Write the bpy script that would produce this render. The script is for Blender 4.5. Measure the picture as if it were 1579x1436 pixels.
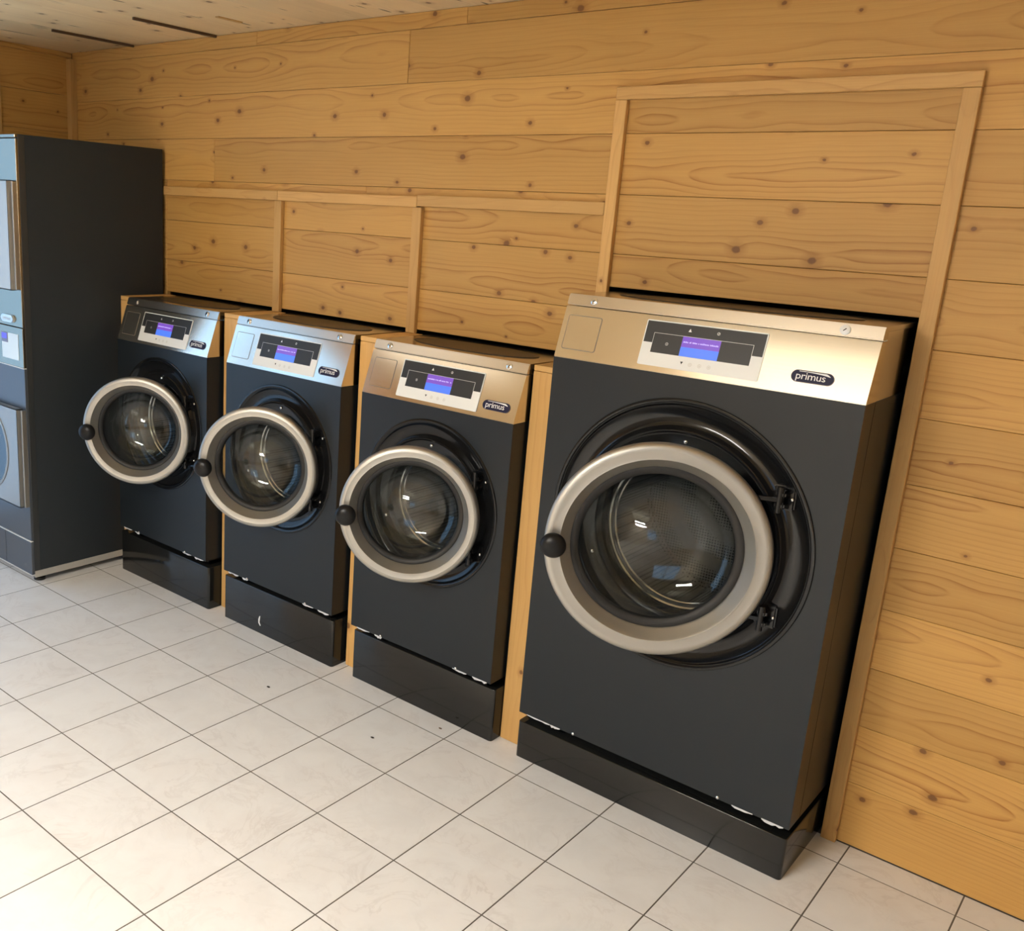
import bpy, bmesh, math, random
from mathutils import Matrix, Vector

random.seed(7)
SC = bpy.context.scene
COL = SC.collection
for o in list(bpy.data.objects):
    bpy.data.objects.remove(o, do_unlink=True)

# ------------------------------------------------------------------ camera
yaw, pitch, roll = math.radians(-40.4813), math.radians(-14.4496), math.radians(3.2880)
fw = Vector((math.sin(yaw) * math.cos(pitch), math.cos(yaw) * math.cos(pitch), math.sin(pitch)))
rt = Vector((math.cos(yaw), -math.sin(yaw), 0))
up = rt.cross(fw)
r2 = rt * math.cos(roll) + up * math.sin(roll)
u2 = -rt * math.sin(roll) + up * math.cos(roll)
cam_d = bpy.data.cameras.new('camera')
cam = bpy.data.objects.new('camera', cam_d)
COL.objects.link(cam)
cam.matrix_world = Matrix(((r2.x, u2.x, -fw.x, 2.6995), (r2.y, u2.y, -fw.y, -2.7862), (r2.z, u2.z, -fw.z, 1.7167), (0, 0, 0, 1)))
cam_d.sensor_fit = 'HORIZONTAL'
cam_d.sensor_width = 36
cam_d.lens = 36 * 1480.33 / 1579
cam_d.shift_x = (789.5 - 608.44) / 1579
cam_d.shift_y = -(718 - 714.26) / 1579
cam_d.clip_start = 0.02
SC.camera = cam

# ------------------------------------------------------------------ world, exposure
W = bpy.data.worlds.new('world')
SC.world = W
W.use_nodes = True
W.node_tree.nodes['Background'].inputs[0].default_value = (0.37, 0.64, 1.0, 1)
W.node_tree.nodes['Background'].inputs[1].default_value = 2.6
SC.view_settings.view_transform = 'Standard'
SC.view_settings.look = 'None'
SC.view_settings.gamma = 1
SC.view_settings.use_curve_mapping = False
SC.view_settings.exposure = 0.0
SC.cycles.use_light_tree = False
SC.cycles.max_bounces = 6
SC.cycles.diffuse_bounces = 3
SC.cycles.glossy_bounces = 3
SC.cycles.transmission_bounces = 2
SC.cycles.transparent_max_bounces = 12
SC.cycles.caustics_reflective = False
SC.cycles.caustics_refractive = False
GLOW_A, GLOW_B, LAMP_C = 1.6, 1.4, 112.0          # strengths: two added dim panels for steel reflections, one bright ceiling lamp
LAMP_COL = (1.0, 0.96, 0.89)

# room extents
XL, XR, YF, H = -1.955, 4.2, -4.3, 2.413

def portal(loc, rot, sx, sy):
    d = bpy.data.lights.new('window_daylight', 'AREA')
    d.shape = 'RECTANGLE'; d.size = sx; d.size_y = sy
    d.cycles.is_portal = True
    o = bpy.data.objects.new('window_daylight', d)
    o.location = loc; o.rotation_euler = rot
    COL.objects.link(o)
portal((XL - 0.06, -1.75, 1.15), (0, math.radians(-90), 0), 2.2, 1.8)
portal((2.95, YF - 0.06, 1.5), (math.radians(90), 0, 0), 1.5, 1.2)

# ------------------------------------------------------------------ helpers
def link(name, me, mat=None, parent=None, loc=None, rot=None):
    o = bpy.data.objects.new(name, me)
    COL.objects.link(o)
    if mat is not None and me is not None:
        me.materials.append(mat)
    if parent is not None:
        o.parent = parent
    if loc is not None:
        o.location = loc
    if rot is not None:
        o.rotation_euler = rot
    return o

def mesh(bm, name, smooth=False):
    me = bpy.data.meshes.new(name)
    bmesh.ops.recalc_face_normals(bm, faces=bm.faces[:])
    bm.to_mesh(me); bm.free()
    if smooth:
        for p in me.polygons:
            p.use_smooth = True
    return me

def autosmooth(me, deg=35):
    """smooth shading with sharp edges above an angle"""
    bm = bmesh.new(); bm.from_mesh(me)
    for e in bm.edges:
        if len(e.link_faces) == 2 and e.calc_face_angle(0) > math.radians(deg):
            e.smooth = False
    for f in bm.faces:
        f.smooth = True
    bm.to_mesh(me); bm.free()
    return me

def add_box(bm, x0, x1, y0, y1, z0, z1, M=None):
    vs = []
    for x in (x0, x1):
        for y in (y0, y1):
            for z in (z0, z1):
                v = Vector((x, y, z))
                vs.append(bm.verts.new(M @ v if M else v))
    idx = [(0, 1, 3, 2), (4, 6, 7, 5), (0, 4, 5, 1), (2, 3, 7, 6), (0, 2, 6, 4), (1, 5, 7, 3)]
    return [bm.faces.new([vs[i] for i in f]) for f in idx]

def box_obj(name, x0, x1, y0, y1, z0, z1, mat, parent=None, bev=0.0, seg=1, loc=None, rot=None):
    bm = bmesh.new()
    add_box(bm, x0, x1, y0, y1, z0, z1)
    if bev:
        bmesh.ops.bevel(bm, geom=bm.edges[:], offset=bev, segments=seg, affect='EDGES', profile=0.6)
    me = mesh(bm, name)
    if bev and seg > 1:
        autosmooth(me)
    return link(name, me, mat, parent, loc, rot)

def lathe(bm, prof, n=96, c=(0, 0, 0), close=False):
    """profile [(r, y)] turned about the y axis"""
    rings = []
    for r, y in prof:
        if r < 1e-6:
            rings.append([bm.verts.new((c[0], c[1] + y, c[2]))])
        else:
            rings.append([bm.verts.new((c[0] + r * math.cos(2 * math.pi * k / n), c[1] + y, c[2] + r * math.sin(2 * math.pi * k / n))) for k in range(n)])
    prs = list(zip(rings, rings[1:]))
    if close:
        prs.append((rings[-1], rings[0]))
    for a, b in prs:
        for k in range(n):
            k2 = (k + 1) % n
            if len(a) == 1 and len(b) == 1:
                continue
            if len(a) == 1:
                bm.faces.new((a[0], b[k], b[k2]))
            elif len(b) == 1:
                bm.faces.new((a[k], b[0], a[k2]))
            else:
                bm.faces.new((a[k], b[k], b[k2], a[k2]))

def lathe_obj(name, prof, mat, parent=None, n=96, c=(0, 0, 0), close=False, deg=35, loc=None, rot=None):
    bm = bmesh.new()
    lathe(bm, prof, n, c, close)
    me = autosmooth(mesh(bm, name), deg)
    return link(name, me, mat, parent, loc, rot)

def extrude_x(bm, poly, x0, x1):
    a = [bm.verts.new((x0, y, z)) for y, z in poly]
    b = [bm.verts.new((x1, y, z)) for y, z in poly]
    bm.faces.new(a); bm.faces.new(list(reversed(b)))
    n = len(poly)
    for i in range(n):
        bm.faces.new((a[i], a[(i + 1) % n], b[(i + 1) % n], b[i]))

def rrect(u0, u1, v0, v1, r, n=5):
    pts = []
    for cx, cy, a0 in ((u1 - r, v1 - r, 0), (u0 + r, v1 - r, 90), (u0 + r, v0 + r, 180), (u1 - r, v0 + r, 270)):
        for k in range(n + 1):
            a = math.radians(a0 + 90 * k / n)
            pts.append((cx + r * math.cos(a), cy + r * math.sin(a)))
    return pts

def tag(o, label, cat, group=None, kind=None):
    o['label'] = label
    o['category'] = cat
    if group: o['group'] = group
    if kind: o['kind'] = kind
    return o

def thing(name, label, cat, loc, group=None):
    o = bpy.data.objects.new(name, None)
    o.empty_display_size = 0.1
    COL.objects.link(o); o.location = loc
    return tag(o, label, cat, group)

# ------------------------------------------------------------------ materials
def new_mat(name):
    m = bpy.data.materials.new(name)
    m.use_nodes = True
    nt = m.node_tree
    return m, nt, nt.nodes['Principled BSDF']

def N(nt, typ, **kw):
    n = nt.nodes.new(typ)
    for k, v in kw.items():
        setattr(n, k, v)
    return n

def math_n(nt, op, a, b=None, c=None, clamp=False):
    n = N(nt, 'ShaderNodeMath', operation=op, use_clamp=clamp)
    for i, v in enumerate((a, b, c)):
        if v is None: continue
        if isinstance(v, (int, float)): n.inputs[i].default_value = v
        else: nt.links.new(v, n.inputs[i])
    return n.outputs[0]

def mixc(nt, fac, a, b, blend='MIX'):
    n = N(nt, 'ShaderNodeMix', data_type='RGBA', blend_type=blend)
    for s, v in ((n.inputs[0], fac), (n.inputs[6], a), (n.inputs[7], b)):
        if isinstance(v, (int, float)): s.default_value = v
        elif isinstance(v, tuple): s.default_value = (*v, 1) if len(v) == 3 else v
        else: nt.links.new(v, s)
    return n.outputs[2]

def ramp(nt, fac, stops):
    n = N(nt, 'ShaderNodeValToRGB')
    el = n.color_ramp.elements
    while len(el) < len(stops): el.new(0.5)
    for e, (p, c) in zip(el, stops):
        e.position = p
        e.color = (c, c, c, 1) if isinstance(c, (int, float)) else (*c, 1)
    nt.links.new(fac, n.inputs[0])
    return n.outputs[0]

def simple(name, col, rough=0.5, metal=0.0, spec=0.5, emit=None, estr=1.0, coat=0.0):
    m, nt, b = new_mat(name)
    b.inputs['Base Color'].default_value = (*col, 1)
    b.inputs['Roughness'].default_value = rough
    b.inputs['Metallic'].default_value = metal
    b.inputs['Specular IOR Level'].default_value = spec
    b.inputs['Coat Weight'].default_value = coat
    if emit:
        b.inputs['Emission Color'].default_value = (*emit, 1)
        b.inputs['Emission Strength'].default_value = estr
    return m

def wood(name, light, mid, dark, knots=True, knot_scale=5.0, contrast=1.0, rough=0.5, cracks=False):
    """softwood board; the board's length runs along its own x axis, its width along z (local object space, metres)"""
    m, nt, b = new_mat(name)
    L = nt.links
    tc = N(nt, 'ShaderNodeTexCoord'); oi = N(nt, 'ShaderNodeObjectInfo')
    sep = N(nt, 'ShaderNodeSeparateXYZ'); L.new(tc.outputs['Object'], sep.inputs[0])
    rnd = oi.outputs['Random']
    off = math_n(nt, 'MULTIPLY', rnd, 173.0)
    x = math_n(nt, 'ADD', sep.outputs[0], off)
    z0 = math_n(nt, 'ADD', sep.outputs[2], math_n(nt, 'MULTIPLY', sep.outputs[1], 0.7))
    zoff = math_n(nt, 'MULTIPLY', math_n(nt, 'SUBTRACT', math_n(nt, 'FRACT', math_n(nt, 'MULTIPLY', rnd, 57.3)), 0.5), 0.11)
    z = math_n(nt, 'ADD', z0, zoff)
    def vec(a, c, d=0.0):
        n = N(nt, 'ShaderNodeCombineXYZ')
        for i, v in enumerate((a, c, d)):
            if isinstance(v, (int, float)): n.inputs[i].default_value = v
            else: L.new(v, n.inputs[i])
        return n.outputs[0]
    def noise(v, scale, detail=2.0, rgh=0.5):
        n = N(nt, 'ShaderNodeTexNoise', noise_dimensions='3D')
        n.inputs['Scale'].default_value = scale; n.inputs['Detail'].default_value = detail; n.inputs['Roughness'].default_value = rgh
        L.new(v, n.inputs['Vector']); return n.outputs[0]
    # knots: sparse cells
    zk = math_n(nt, 'ADD', z0, math_n(nt, 'MULTIPLY', rnd, 91.0))
    if knots:
        vo = N(nt, 'ShaderNodeTexVoronoi', voronoi_dimensions='2D', feature='F1')
        vo.inputs['Scale'].default_value = knot_scale
        L.new(vec(math_n(nt, 'MULTIPLY', x, 1.0), math_n(nt, 'MULTIPLY', zk, 1.25)), vo.inputs['Vector'])
        sc = N(nt, 'ShaderNodeSeparateColor'); L.new(vo.outputs['Color'], sc.inputs[0])
        active = math_n(nt, 'GREATER_THAN', sc.outputs[0], 0.30)
        size = math_n(nt, 'MULTIPLY_ADD', sc.outputs[1], 0.009, 0.0045)      # knot radius in metres
        d = math_n(nt, 'DIVIDE', vo.outputs['Distance'], knot_scale)
        d = math_n(nt, 'ADD', d, math_n(nt, 'MULTIPLY', math_n(nt, 'SUBTRACT', noise(vec(x, zk), 70, 1), 0.5), 0.006))
        rel = math_n(nt, 'DIVIDE', d, size)
        core = math_n(nt, 'MULTIPLY', math_n(nt, 'SUBTRACT', 1.0, math_n(nt, 'SMOOTHSTEP', rel, 0.55, 1.15) if False else ramp(nt, math_n(nt, 'MULTIPLY', rel, 0.5), [(0.36, 0.0), (0.54, 1.0)])), active)
        halo = math_n(nt, 'MULTIPLY', math_n(nt, 'SUBTRACT', 1.0, ramp(nt, math_n(nt, 'MULTIPLY', rel, 0.25), [(0.2, 0.0), (0.75, 1.0)])), active)
        bump_k = math_n(nt, 'MULTIPLY', math_n(nt, 'POWER', 2.718, math_n(nt, 'MULTIPLY', math_n(nt, 'MULTIPLY', rel, rel), -0.16)), math_n(nt, 'MULTIPLY', active, size))
    # rings of a flat-sawn board
    wander = math_n(nt, 'MULTIPLY', math_n(nt, 'SUBTRACT', noise(vec(x, 0.0, off), 1.3, 2), 0.5), 0.07)
    depth = math_n(nt, 'MULTIPLY_ADD', noise(vec(x, 5.0, off), 1.1, 2.5, 0.55), 0.16, -0.045)
    zz = math_n(nt, 'ADD', z, wander)
    if knots:
        zz = math_n(nt, 'ADD', zz, math_n(nt, 'MULTIPLY', bump_k, 0.9))
    r = math_n(nt, 'SQRT', math_n(nt, 'ADD', math_n(nt, 'MULTIPLY', zz, zz), math_n(nt, 'MULTIPLY', depth, depth)))
    r = math_n(nt, 'ADD', r, math_n(nt, 'MULTIPLY', noise(vec(math_n(nt, 'MULTIPLY', x, 4.0), math_n(nt, 'MULTIPLY', z, 14.0)), 1.0, 4), 0.011))
    ring = math_n(nt, 'FRACT', math_n(nt, 'MULTIPLY', r, 74.0))
    ringc = ramp(nt, ring, [(0.0, 0.03), (0.55, 0.14), (0.80, 0.55), (0.89, 1.0), (0.97, 0.10)])
    amp = math_n(nt, 'MULTIPLY', ramp(nt, noise(vec(math_n(nt, 'MULTIPLY', x, 0.5), math_n(nt, 'MULTIPLY', z, 9.0), off), 1.0, 2), [(0.32, 0.25), (0.66, 1.0)]), contrast)
    fade = math_n(nt, 'MULTIPLY_ADD', math_n(nt, 'MULTIPLY', math_n(nt, 'DIVIDE', math_n(nt, 'ABSOLUTE', zz), r), 2.6, None, True), 0.85, 0.15)
    amp = math_n(nt, 'MULTIPLY', amp, ramp(nt, math_n(nt, 'ABSOLUTE', zz), [(0.012, 1.25), (0.075, 0.35)]))
    ringc = math_n(nt, 'MULTIPLY', math_n(nt, 'MULTIPLY', ringc, fade), amp)
    fib = noise(vec(math_n(nt, 'MULTIPLY', x, 5.0), math_n(nt, 'MULTIPLY', zk, 260.0), sep.outputs[1]), 1.0, 2)
    blot = noise(vec(math_n(nt, 'MULTIPLY', x, 1.2), math_n(nt, 'MULTIPLY', zk, 5.0)), 1.0, 3)
    col = mixc(nt, ramp(nt, blot, [(0.3, 0.0), (0.75, 0.75)]), light, mid)
    col = mixc(nt, math_n(nt, 'MULTIPLY', ringc, 0.95, None, True), col, dark)
    col = mixc(nt, math_n(nt, 'MULTIPLY', ramp(nt, fib, [(0.35, 0.0), (0.75, 1.0)]), 0.16), col, dark)
    # board to board tone
    tone = math_n(nt, 'MULTIPLY_ADD', math_n(nt, 'FRACT', math_n(nt, 'MULTIPLY', rnd, 211.7)), 0.20, 0.90)
    col = mixc(nt, 1.0, col, vec(tone, tone, tone), 'MULTIPLY')
    if knots:
        col = mixc(nt, math_n(nt, 'MULTIPLY', halo, 0.45), col, (dark[0] * 0.75, dark[1] * 0.65, dark[2] * 0.6))
        col = mixc(nt, math_n(nt, 'MULTIPLY', core, 0.85), col, (0.17, 0.075, 0.028))
    if cracks:
        cr = noise(vec(math_n(nt, 'MULTIPLY', x, 4.5), math_n(nt, 'MULTIPLY', zk, 34.0)), 1.0, 1)
        col = mixc(nt, ramp(nt, cr, [(0.70, 0.0), (0.74, 0.9)]), col, (0.09, 0.05, 0.025))
    L.new(col, b.inputs['Base Color'])
    b.inputs['Roughness'].default_value = rough
    b.inputs['Specular IOR Level'].default_value = 0.35
    return m

def steel(name, col, rough, brush=0.5):
    m, nt, b = new_mat(name)
    L = nt.links
    tc = N(nt, 'ShaderNodeTexCoord'); mp = N(nt, 'ShaderNodeMapping')
    mp.inputs['Scale'].default_value = (3, 600, 600)
    L.new(tc.outputs['Object'], mp.inputs[0])
    no = N(nt, 'ShaderNodeTexNoise'); no.inputs['Scale'].default_value = 1.0; no.inputs['Detail'].default_value = 2
    L.new(mp.outputs[0], no.inputs['Vector'])
    b.inputs['Metallic'].default_value = 1.0
    b.inputs['Base Color'].default_value = (*col, 1)
    L.new(math_n(nt, 'MULTIPLY_ADD', no.outputs[0], 0.06 * brush, rough - 0.03 * brush), b.inputs['Roughness'])
    return m

def tile_mat():
    m, nt, b = new_mat('tile_ceramic')
    L = nt.links
    tc = N(nt, 'ShaderNodeTexCoord'); oi = N(nt, 'ShaderNodeObjectInfo'); geo = N(nt, 'ShaderNodeNewGeometry')
    va = N(nt, 'ShaderNodeVectorMath', operation='MULTIPLY_ADD')
    va.inputs[1].default_value = (1, 1, 1)
    L.new(geo.outputs['Position'], va.inputs[0])
    cb = N(nt, 'ShaderNodeCombineXYZ'); L.new(math_n(nt, 'MULTIPLY', oi.outputs['Random'], 63), cb.inputs[0]); L.new(math_n(nt, 'MULTIPLY', oi.outputs['Random'], 17), cb.inputs[2])
    L.new(cb.outputs[0], va.inputs[2])
    def noise(scale, detail, rg, dist=0.0):
        n = N(nt, 'ShaderNodeTexNoise'); n.inputs['Scale'].default_value = scale; n.inputs['Detail'].default_value = detail
        n.inputs['Roughness'].default_value = rg; n.inputs['Distortion'].default_value = dist
        L.new(va.outputs[0], n.inputs['Vector']); return n.outputs[0]
    c1 = ramp(nt, noise(7, 4, 0.6, 0.6), [(0.42, 0.0), (0.72, 1.0)])
    c2 = ramp(nt, noise(4.0, 3, 0.6, 0.3), [(0.40, 0.0), (0.75, 1.0)])
    v1 = math_n(nt, 'ABSOLUTE', math_n(nt, 'SUBTRACT', noise(5.0, 5, 0.65, 1.2), 0.5))
    vein = ramp(nt, v1, [(0.0, 1.0), (0.035, 0.0)])
    col = mixc(nt, math_n(nt, 'MULTIPLY', c1, 0.55), (0.80, 0.795, 0.785), (0.70, 0.685, 0.67))
    col = mixc(nt, math_n(nt, 'MULTIPLY', c2, 0.40), col, (0.78, 0.735, 0.705))
    col = mixc(nt, math_n(nt, 'MULTIPLY', math_n(nt, 'MULTIPLY', vein, c2), 0.35), col, (0.50, 0.46, 0.43))
    L.new(col, b.inputs['Base Color'])
    b.inputs['Roughness'].default_value = 0.33
    b.inputs['Specular IOR Level'].default_value = 0.45
    return m

def glass_mat(name='door_glass'):
    """clear moulded glass: see-through with facing-dependent gloss"""
    m, nt, b = new_mat(name)
    L = nt.links
    nt.nodes.remove(b)
    tr = N(nt, 'ShaderNodeBsdfTransparent'); tr.inputs[0].default_value = (0.90, 0.92, 0.92, 1)
    gl = N(nt, 'ShaderNodeBsdfGlossy'); gl.inputs['Roughness'].default_value = 0.015
    lw = N(nt, 'ShaderNodeLayerWeight'); lw.inputs[0].default_value = 0.5
    fac = math_n(nt, 'MULTIPLY_ADD', math_n(nt, 'POWER', lw.outputs['Facing'], 4.0), 0.45, 0.045)
    mx = N(nt, 'ShaderNodeMixShader')
    L.new(fac, mx.inputs[0]); L.new(tr.outputs[0], mx.inputs[1]); L.new(gl.outputs[0], mx.inputs[2])
    L.new(mx.outputs[0], nt.nodes['Material Output'].inputs[0])
    return m

def pane_mat():
    m, nt, b = new_mat('window_pane')
    L = nt.links
    nt.nodes.remove(b)
    out = nt.nodes['Material Output']
    tr = N(nt, 'ShaderNodeBsdfTransparent'); gl = N(nt, 'ShaderNodeBsdfGlossy'); gl.inputs['Roughness'].default_value = 0.02
    mx = N(nt, 'ShaderNodeMixShader')
    mx.inputs[0].default_value = 0.06; L.new(tr.outputs[0], mx.inputs[1]); L.new(gl.outputs[0], mx.inputs[2]); L.new(mx.outputs[0], out.inputs[0])
    return m

def drum_mat():
    m, nt, b = new_mat('drum_perforated')
    L = nt.links
    tc = N(nt, 'ShaderNodeTexCoord'); vo = N(nt, 'ShaderNodeTexVoronoi'); vo.inputs['Scale'].default_value = 110; vo.inputs['Randomness'].default_value = 0.0
    L.new(tc.outputs['Object'], vo.inputs['Vector'])
    hole = ramp(nt, vo.outputs['Distance'], [(0.30, 1.0), (0.36, 0.0)])
    L.new(mixc(nt, hole, (0.15, 0.143, 0.13), (0.008, 0.008, 0.008)), b.inputs['Base Color'])
    b.inputs['Metallic'].default_value = 0.9; b.inputs['Roughness'].default_value = 0.35
    return m

WOOD = wood('spruce_wall', (0.60, 0.350, 0.108), (0.525, 0.287, 0.077), (0.32, 0.132, 0.030))
WOODB = wood('spruce_batten', (0.65, 0.395, 0.143), (0.59, 0.335, 0.11), (0.40, 0.195, 0.058), knot_scale=4.0, contrast=0.5)
WOODC = wood('spruce_ceiling', (0.92, 0.72, 0.42), (0.84, 0.61, 0.33), (0.55, 0.34, 0.15), contrast=0.6, cracks=True, rough=0.6)
BACKING = simple('batten_backing', (0.10, 0.06, 0.03), 0.8)
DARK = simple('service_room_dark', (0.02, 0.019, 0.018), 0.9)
TILE = tile_mat()
GROUT = simple('grout', (0.12, 0.105, 0.088), 0.85)
BODY = simple('anthracite_paint', (0.0105, 0.0145, 0.0185), 0.38, 0.0, 0.36)
DRYER_SIDE = simple('anthracite_dryer_paint', (0.024, 0.029, 0.033), 0.45, 0.0, 0.25)
BLACKG = simple('black_gloss', (0.007, 0.0072, 0.0075), 0.14, 0.0, 0.36)
BLACKP = simple('black_plinth_gloss', (0.010, 0.0105, 0.010), 0.10, 0.0, 0.5)
BLACKM = simple('black_satin_plastic', (0.010, 0.010, 0.010), 0.42, 0.0, 0.4)
RUBBER = simple('black_rubber_gasket', (0.018, 0.018, 0.018), 0.55, 0.0, 0.35)
STEEL = steel('brushed_steel', (0.70, 0.645, 0.555), 0.15, 1.0)
STEELTOP = steel('steel_top_sheet', (0.62, 0.57, 0.50), 0.24, 0.5)
RING = steel('satin_door_ring', (0.43, 0.42, 0.385), 0.48, 0.3)
CHROME = simple('chrome', (0.80, 0.80, 0.80), 0.12, 1.0)
OVAL = simple('dark_oval', (0.030, 0.022, 0.014), 0.40, 0.0, 0.4)
WHITE = simple('panel_white', (0.76, 0.77, 0.745), 0.35)
DISP = simple('display_black', (0.022, 0.023, 0.024), 0.40, 0.0, 0.4)
PRINT = simple('print_white', (0.80, 0.80, 0.78), 0.4)
PRINTG = simple('print_grey', (0.55, 0.54, 0.50), 0.5)
NAVY = simple('badge_navy', (0.010, 0.009, 0.035), 0.5, 0.0, 0.25)
SCRBLUE = simple('screen_blue', (0.02, 0.03, 0.1), 0.2, emit=(0.085, 0.22, 1.0), estr=1.0)
SCRPURP = simple('screen_purple', (0.03, 0.02, 0.06), 0.2, emit=(0.20, 0.08, 0.55), estr=1.0)
SCRTEXT = simple('screen_text', (0.2, 0.2, 0.2), 0.3, emit=(0.55, 0.42, 1.0), estr=1.0)
COINGAP = simple('coin_plate_edge', (0.20, 0.17, 0.13), 0.5)
KNOBM = simple('knob_black', (0.006, 0.006, 0.0065), 0.33, 0.0, 0.25)
GLASS = glass_mat()
PANE = pane_mat()
DRUM = drum_mat()
SEAL = simple('torn_film', (0.62, 0.63, 0.65), 0.35)
PLASTER = simple('beige_plaster', (0.50, 0.40, 0.28), 0.7)
FRAMEW = simple('window_frame_white', (0.75, 0.75, 0.74), 0.4)
GLOWA = simple('added_glow_a', (0.8, 0.8, 0.8), 0.5, emit=(1.0, 0.82, 0.53), estr=GLOW_A)
GLOWB = simple('added_glow_b', (0.8, 0.8, 0.8), 0.5, emit=(1.0, 0.84, 0.58), estr=GLOW_B)
LAMPC = simple('lamp_diffuser_main', (0.8, 0.8, 0.8), 0.5, emit=LAMP_COL, estr=LAMP_C)
DSTEEL = steel('dryer_steel', (0.29, 0.27, 0.215), 0.25, 0.4)
DDOOR2 = simple('dryer_upper_door_grey', (0.50, 0.47, 0.42), 0.45, 0.5)
DDOOR = simple('dryer_door_grey', (0.29, 0.285, 0.27), 0.42, 0.5)
DPANEL = simple('dryer_panel_bluegrey', (0.075, 0.085, 0.10), 0.35, 0.3)
RAILG = simple('grey_base_rail', (0.42, 0.40, 0.36), 0.5)

# ------------------------------------------------------------------ boards
def board(name, x0, x1, z0, z1, y0, y1, mat, parent=None, vertical=False, bev=0.0012, dz=0.0):
    """board in a wall along x; grain along x, or along z when vertical"""
    cx, cy, cz = (x0 + x1) / 2, (y0 + y1) / 2, (z0 + z1) / 2
    if vertical:
        lx, lz = (z1 - z0) / 2, (x1 - x0) / 2
        rot = (0, math.radians(90), 0)
    else:
        lx, lz = (x1 - x0) / 2, (z1 - z0) / 2
        rot = (0, 0, 0)
    ly = (y1 - y0) / 2
    return box_obj(name, -lx, lx, -ly, ly, -lz, lz, mat, parent, bev, 1, (cx, cy + dz, cz), rot)

# ------------------------------------------------------------------ floor
TS, TX0, TY0 = 0.2999, -0.2385, -0.4086
floor = box_obj('floor', XL, XR, YF, 1.2, -0.05, -0.0005, GROUT)
tag(floor, 'pale marbled square tile floor with brown grout lines', 'floor', kind='structure')
cells = []
for i in range(-7, 17):
    for j in range(-3, 15):
        x0, x1 = TX0 + (i - 1) * TS, TX0 + i * TS
        y1, y0 = TY0 - (j - 1) * TS, TY0 - j * TS
        x0, x1 = max(x0, XL), min(x1, XR); y0, y1 = max(y0, YF), min(y1, 0.0)
        if x1 - x0 < 0.012 or y1 - y0 < 0.012: continue
        cells.append((x0, x1, y0, y1))
camv = Vector((2.7, -2.79, 1.72))
def seen(c):
    p = Vector(((c[0] + c[1]) / 2, (c[2] + c[3]) / 2, 0)) - camv
    d = p.dot(fw)
    if d < 0.2: return 1e3 + p.length
    sx = p.dot(r2) / d * 1480 + 608; sy = 714 - p.dot(u2) / d * 1480
    out = max(0, -sx, sx - 1579) + max(0, -sy, sy - 1436)
    return p.length + out * 0.01
cells.sort(key=seen)
tile_meshes = {}
def tile_mesh(w, d):
    k = (round(w, 4), round(d, 4))
    if k not in tile_meshes:
        bm = bmesh.new()
        g = 0.0021
        add_box(bm, -w / 2 + g, w / 2 - g, -d / 2 + g, d / 2 - g, -0.008, 0.0)
        me = mesh(bm, 'tile'); me.materials.append(TILE)
        tile_meshes[k] = me
    return tile_meshes[k]
for c in cells[:290]:
    link('tile', tile_mesh(c[1] - c[0], c[3] - c[2]), None, floor, ((c[0] + c[1]) / 2, (c[2] + c[3]) / 2, 0))
bm = bmesh.new()
for c in cells[290:]:
    add_box(bm, c[0] + .0019, c[1] - .0019, c[2] + .0019, c[3] - .0019, -0.008, 0)
o = link('tile_field', mesh(bm, 'tile_field'), TILE, floor); o['kind'] = 'stuff'

# ------------------------------------------------------------------ back wall of horizontal boards
bm = bmesh.new()
add_box(bm, XL - .07, -1.18, 0.021, 0.04, 0, H + 0.021)
add_box(bm, -1.18, 1.158, 0.021, 0.04, 1.33, H + 0.021)
add_box(bm, 1.158, 2.0818, 0.021, 0.04, 1.56, H + 0.021)
add_box(bm, 2.0818, XR, 0.021, 0.04, 0, H + 0.021)
wall_back = link('wall_back', mesh(bm, 'wall_back'), BACKING)
tag(wall_back, 'knotty spruce board wall behind the washing machines', 'wall', kind='structure')
G = 0.0006
def plank(x0, x1, z0, z1):
    board('plank', x0 + G, x1 - G, z0 + G, z1 - G, 0.0, 0.021, WOOD, wall_back, dz=random.uniform(0, 0.0008))
def zrow(k): return 0.018 + 0.18 * k
# right of the tall frame, floor to ceiling
for k in range(-1, 13):
    a, b_ = max(0.0, zrow(k)), min(zrow(k + 1), 2.13 if False else zrow(k + 1))
    if k == -1: continue
    if k == 0: a = 0.002
    if k >= 11: continue
    cut = {1: 3.3, 3: 3.05, 4: 3.6, 6: 3.2, 8: 2.95, 10: 3.4}.get(k)
    xs = [2.1025] + ([cut] if cut else []) + [XR]
    for q0, q1 in zip(xs, xs[1:]):
        plank(q0, q1, a, b_)
# long upper rows
plank(XL, -0.55, zrow(13), H); plank(-0.55, 0.531, zrow(13), H); plank(0.531, 2.75, zrow(13), H); plank(2.75, XR, zrow(13), H)
plank(XL, 0.279, zrow(12), zrow(13)); plank(0.279, 3.1, zrow(12), zrow(13)); plank(3.1, XR, zrow(12), zrow(13))
# row 11 is notched by the top of the tall frame
bm = bmesh.new()
cz_ = (zrow(11) + zrow(12)) / 2
for x0, x1, z0, z1 in ((XL, 1.158, zrow(11), zrow(12)), (1.158, 2.1025, 2.113, zrow(12)), (2.1025, XR, zrow(11), zrow(12))):
    add_box(bm, x0, x1, -0.0105, 0.0105, z0 + G - cz_, z1 - G - cz_)
link('plank', mesh(bm, 'plank'), WOOD, wall_back, (0, 0.0108, cz_))
# row 10 and the strip of row 9 above the rail
plank(XL, -0.818, zrow(10), zrow(11)); plank(-0.818, 1.158, zrow(10), zrow(11))
plank(XL, -1.1662, 1.77, zrow(10)); plank(-1.1662, 0.10, 1.77, zrow(10)); plank(0.10, 1.158, 1.77, zrow(10))
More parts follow.
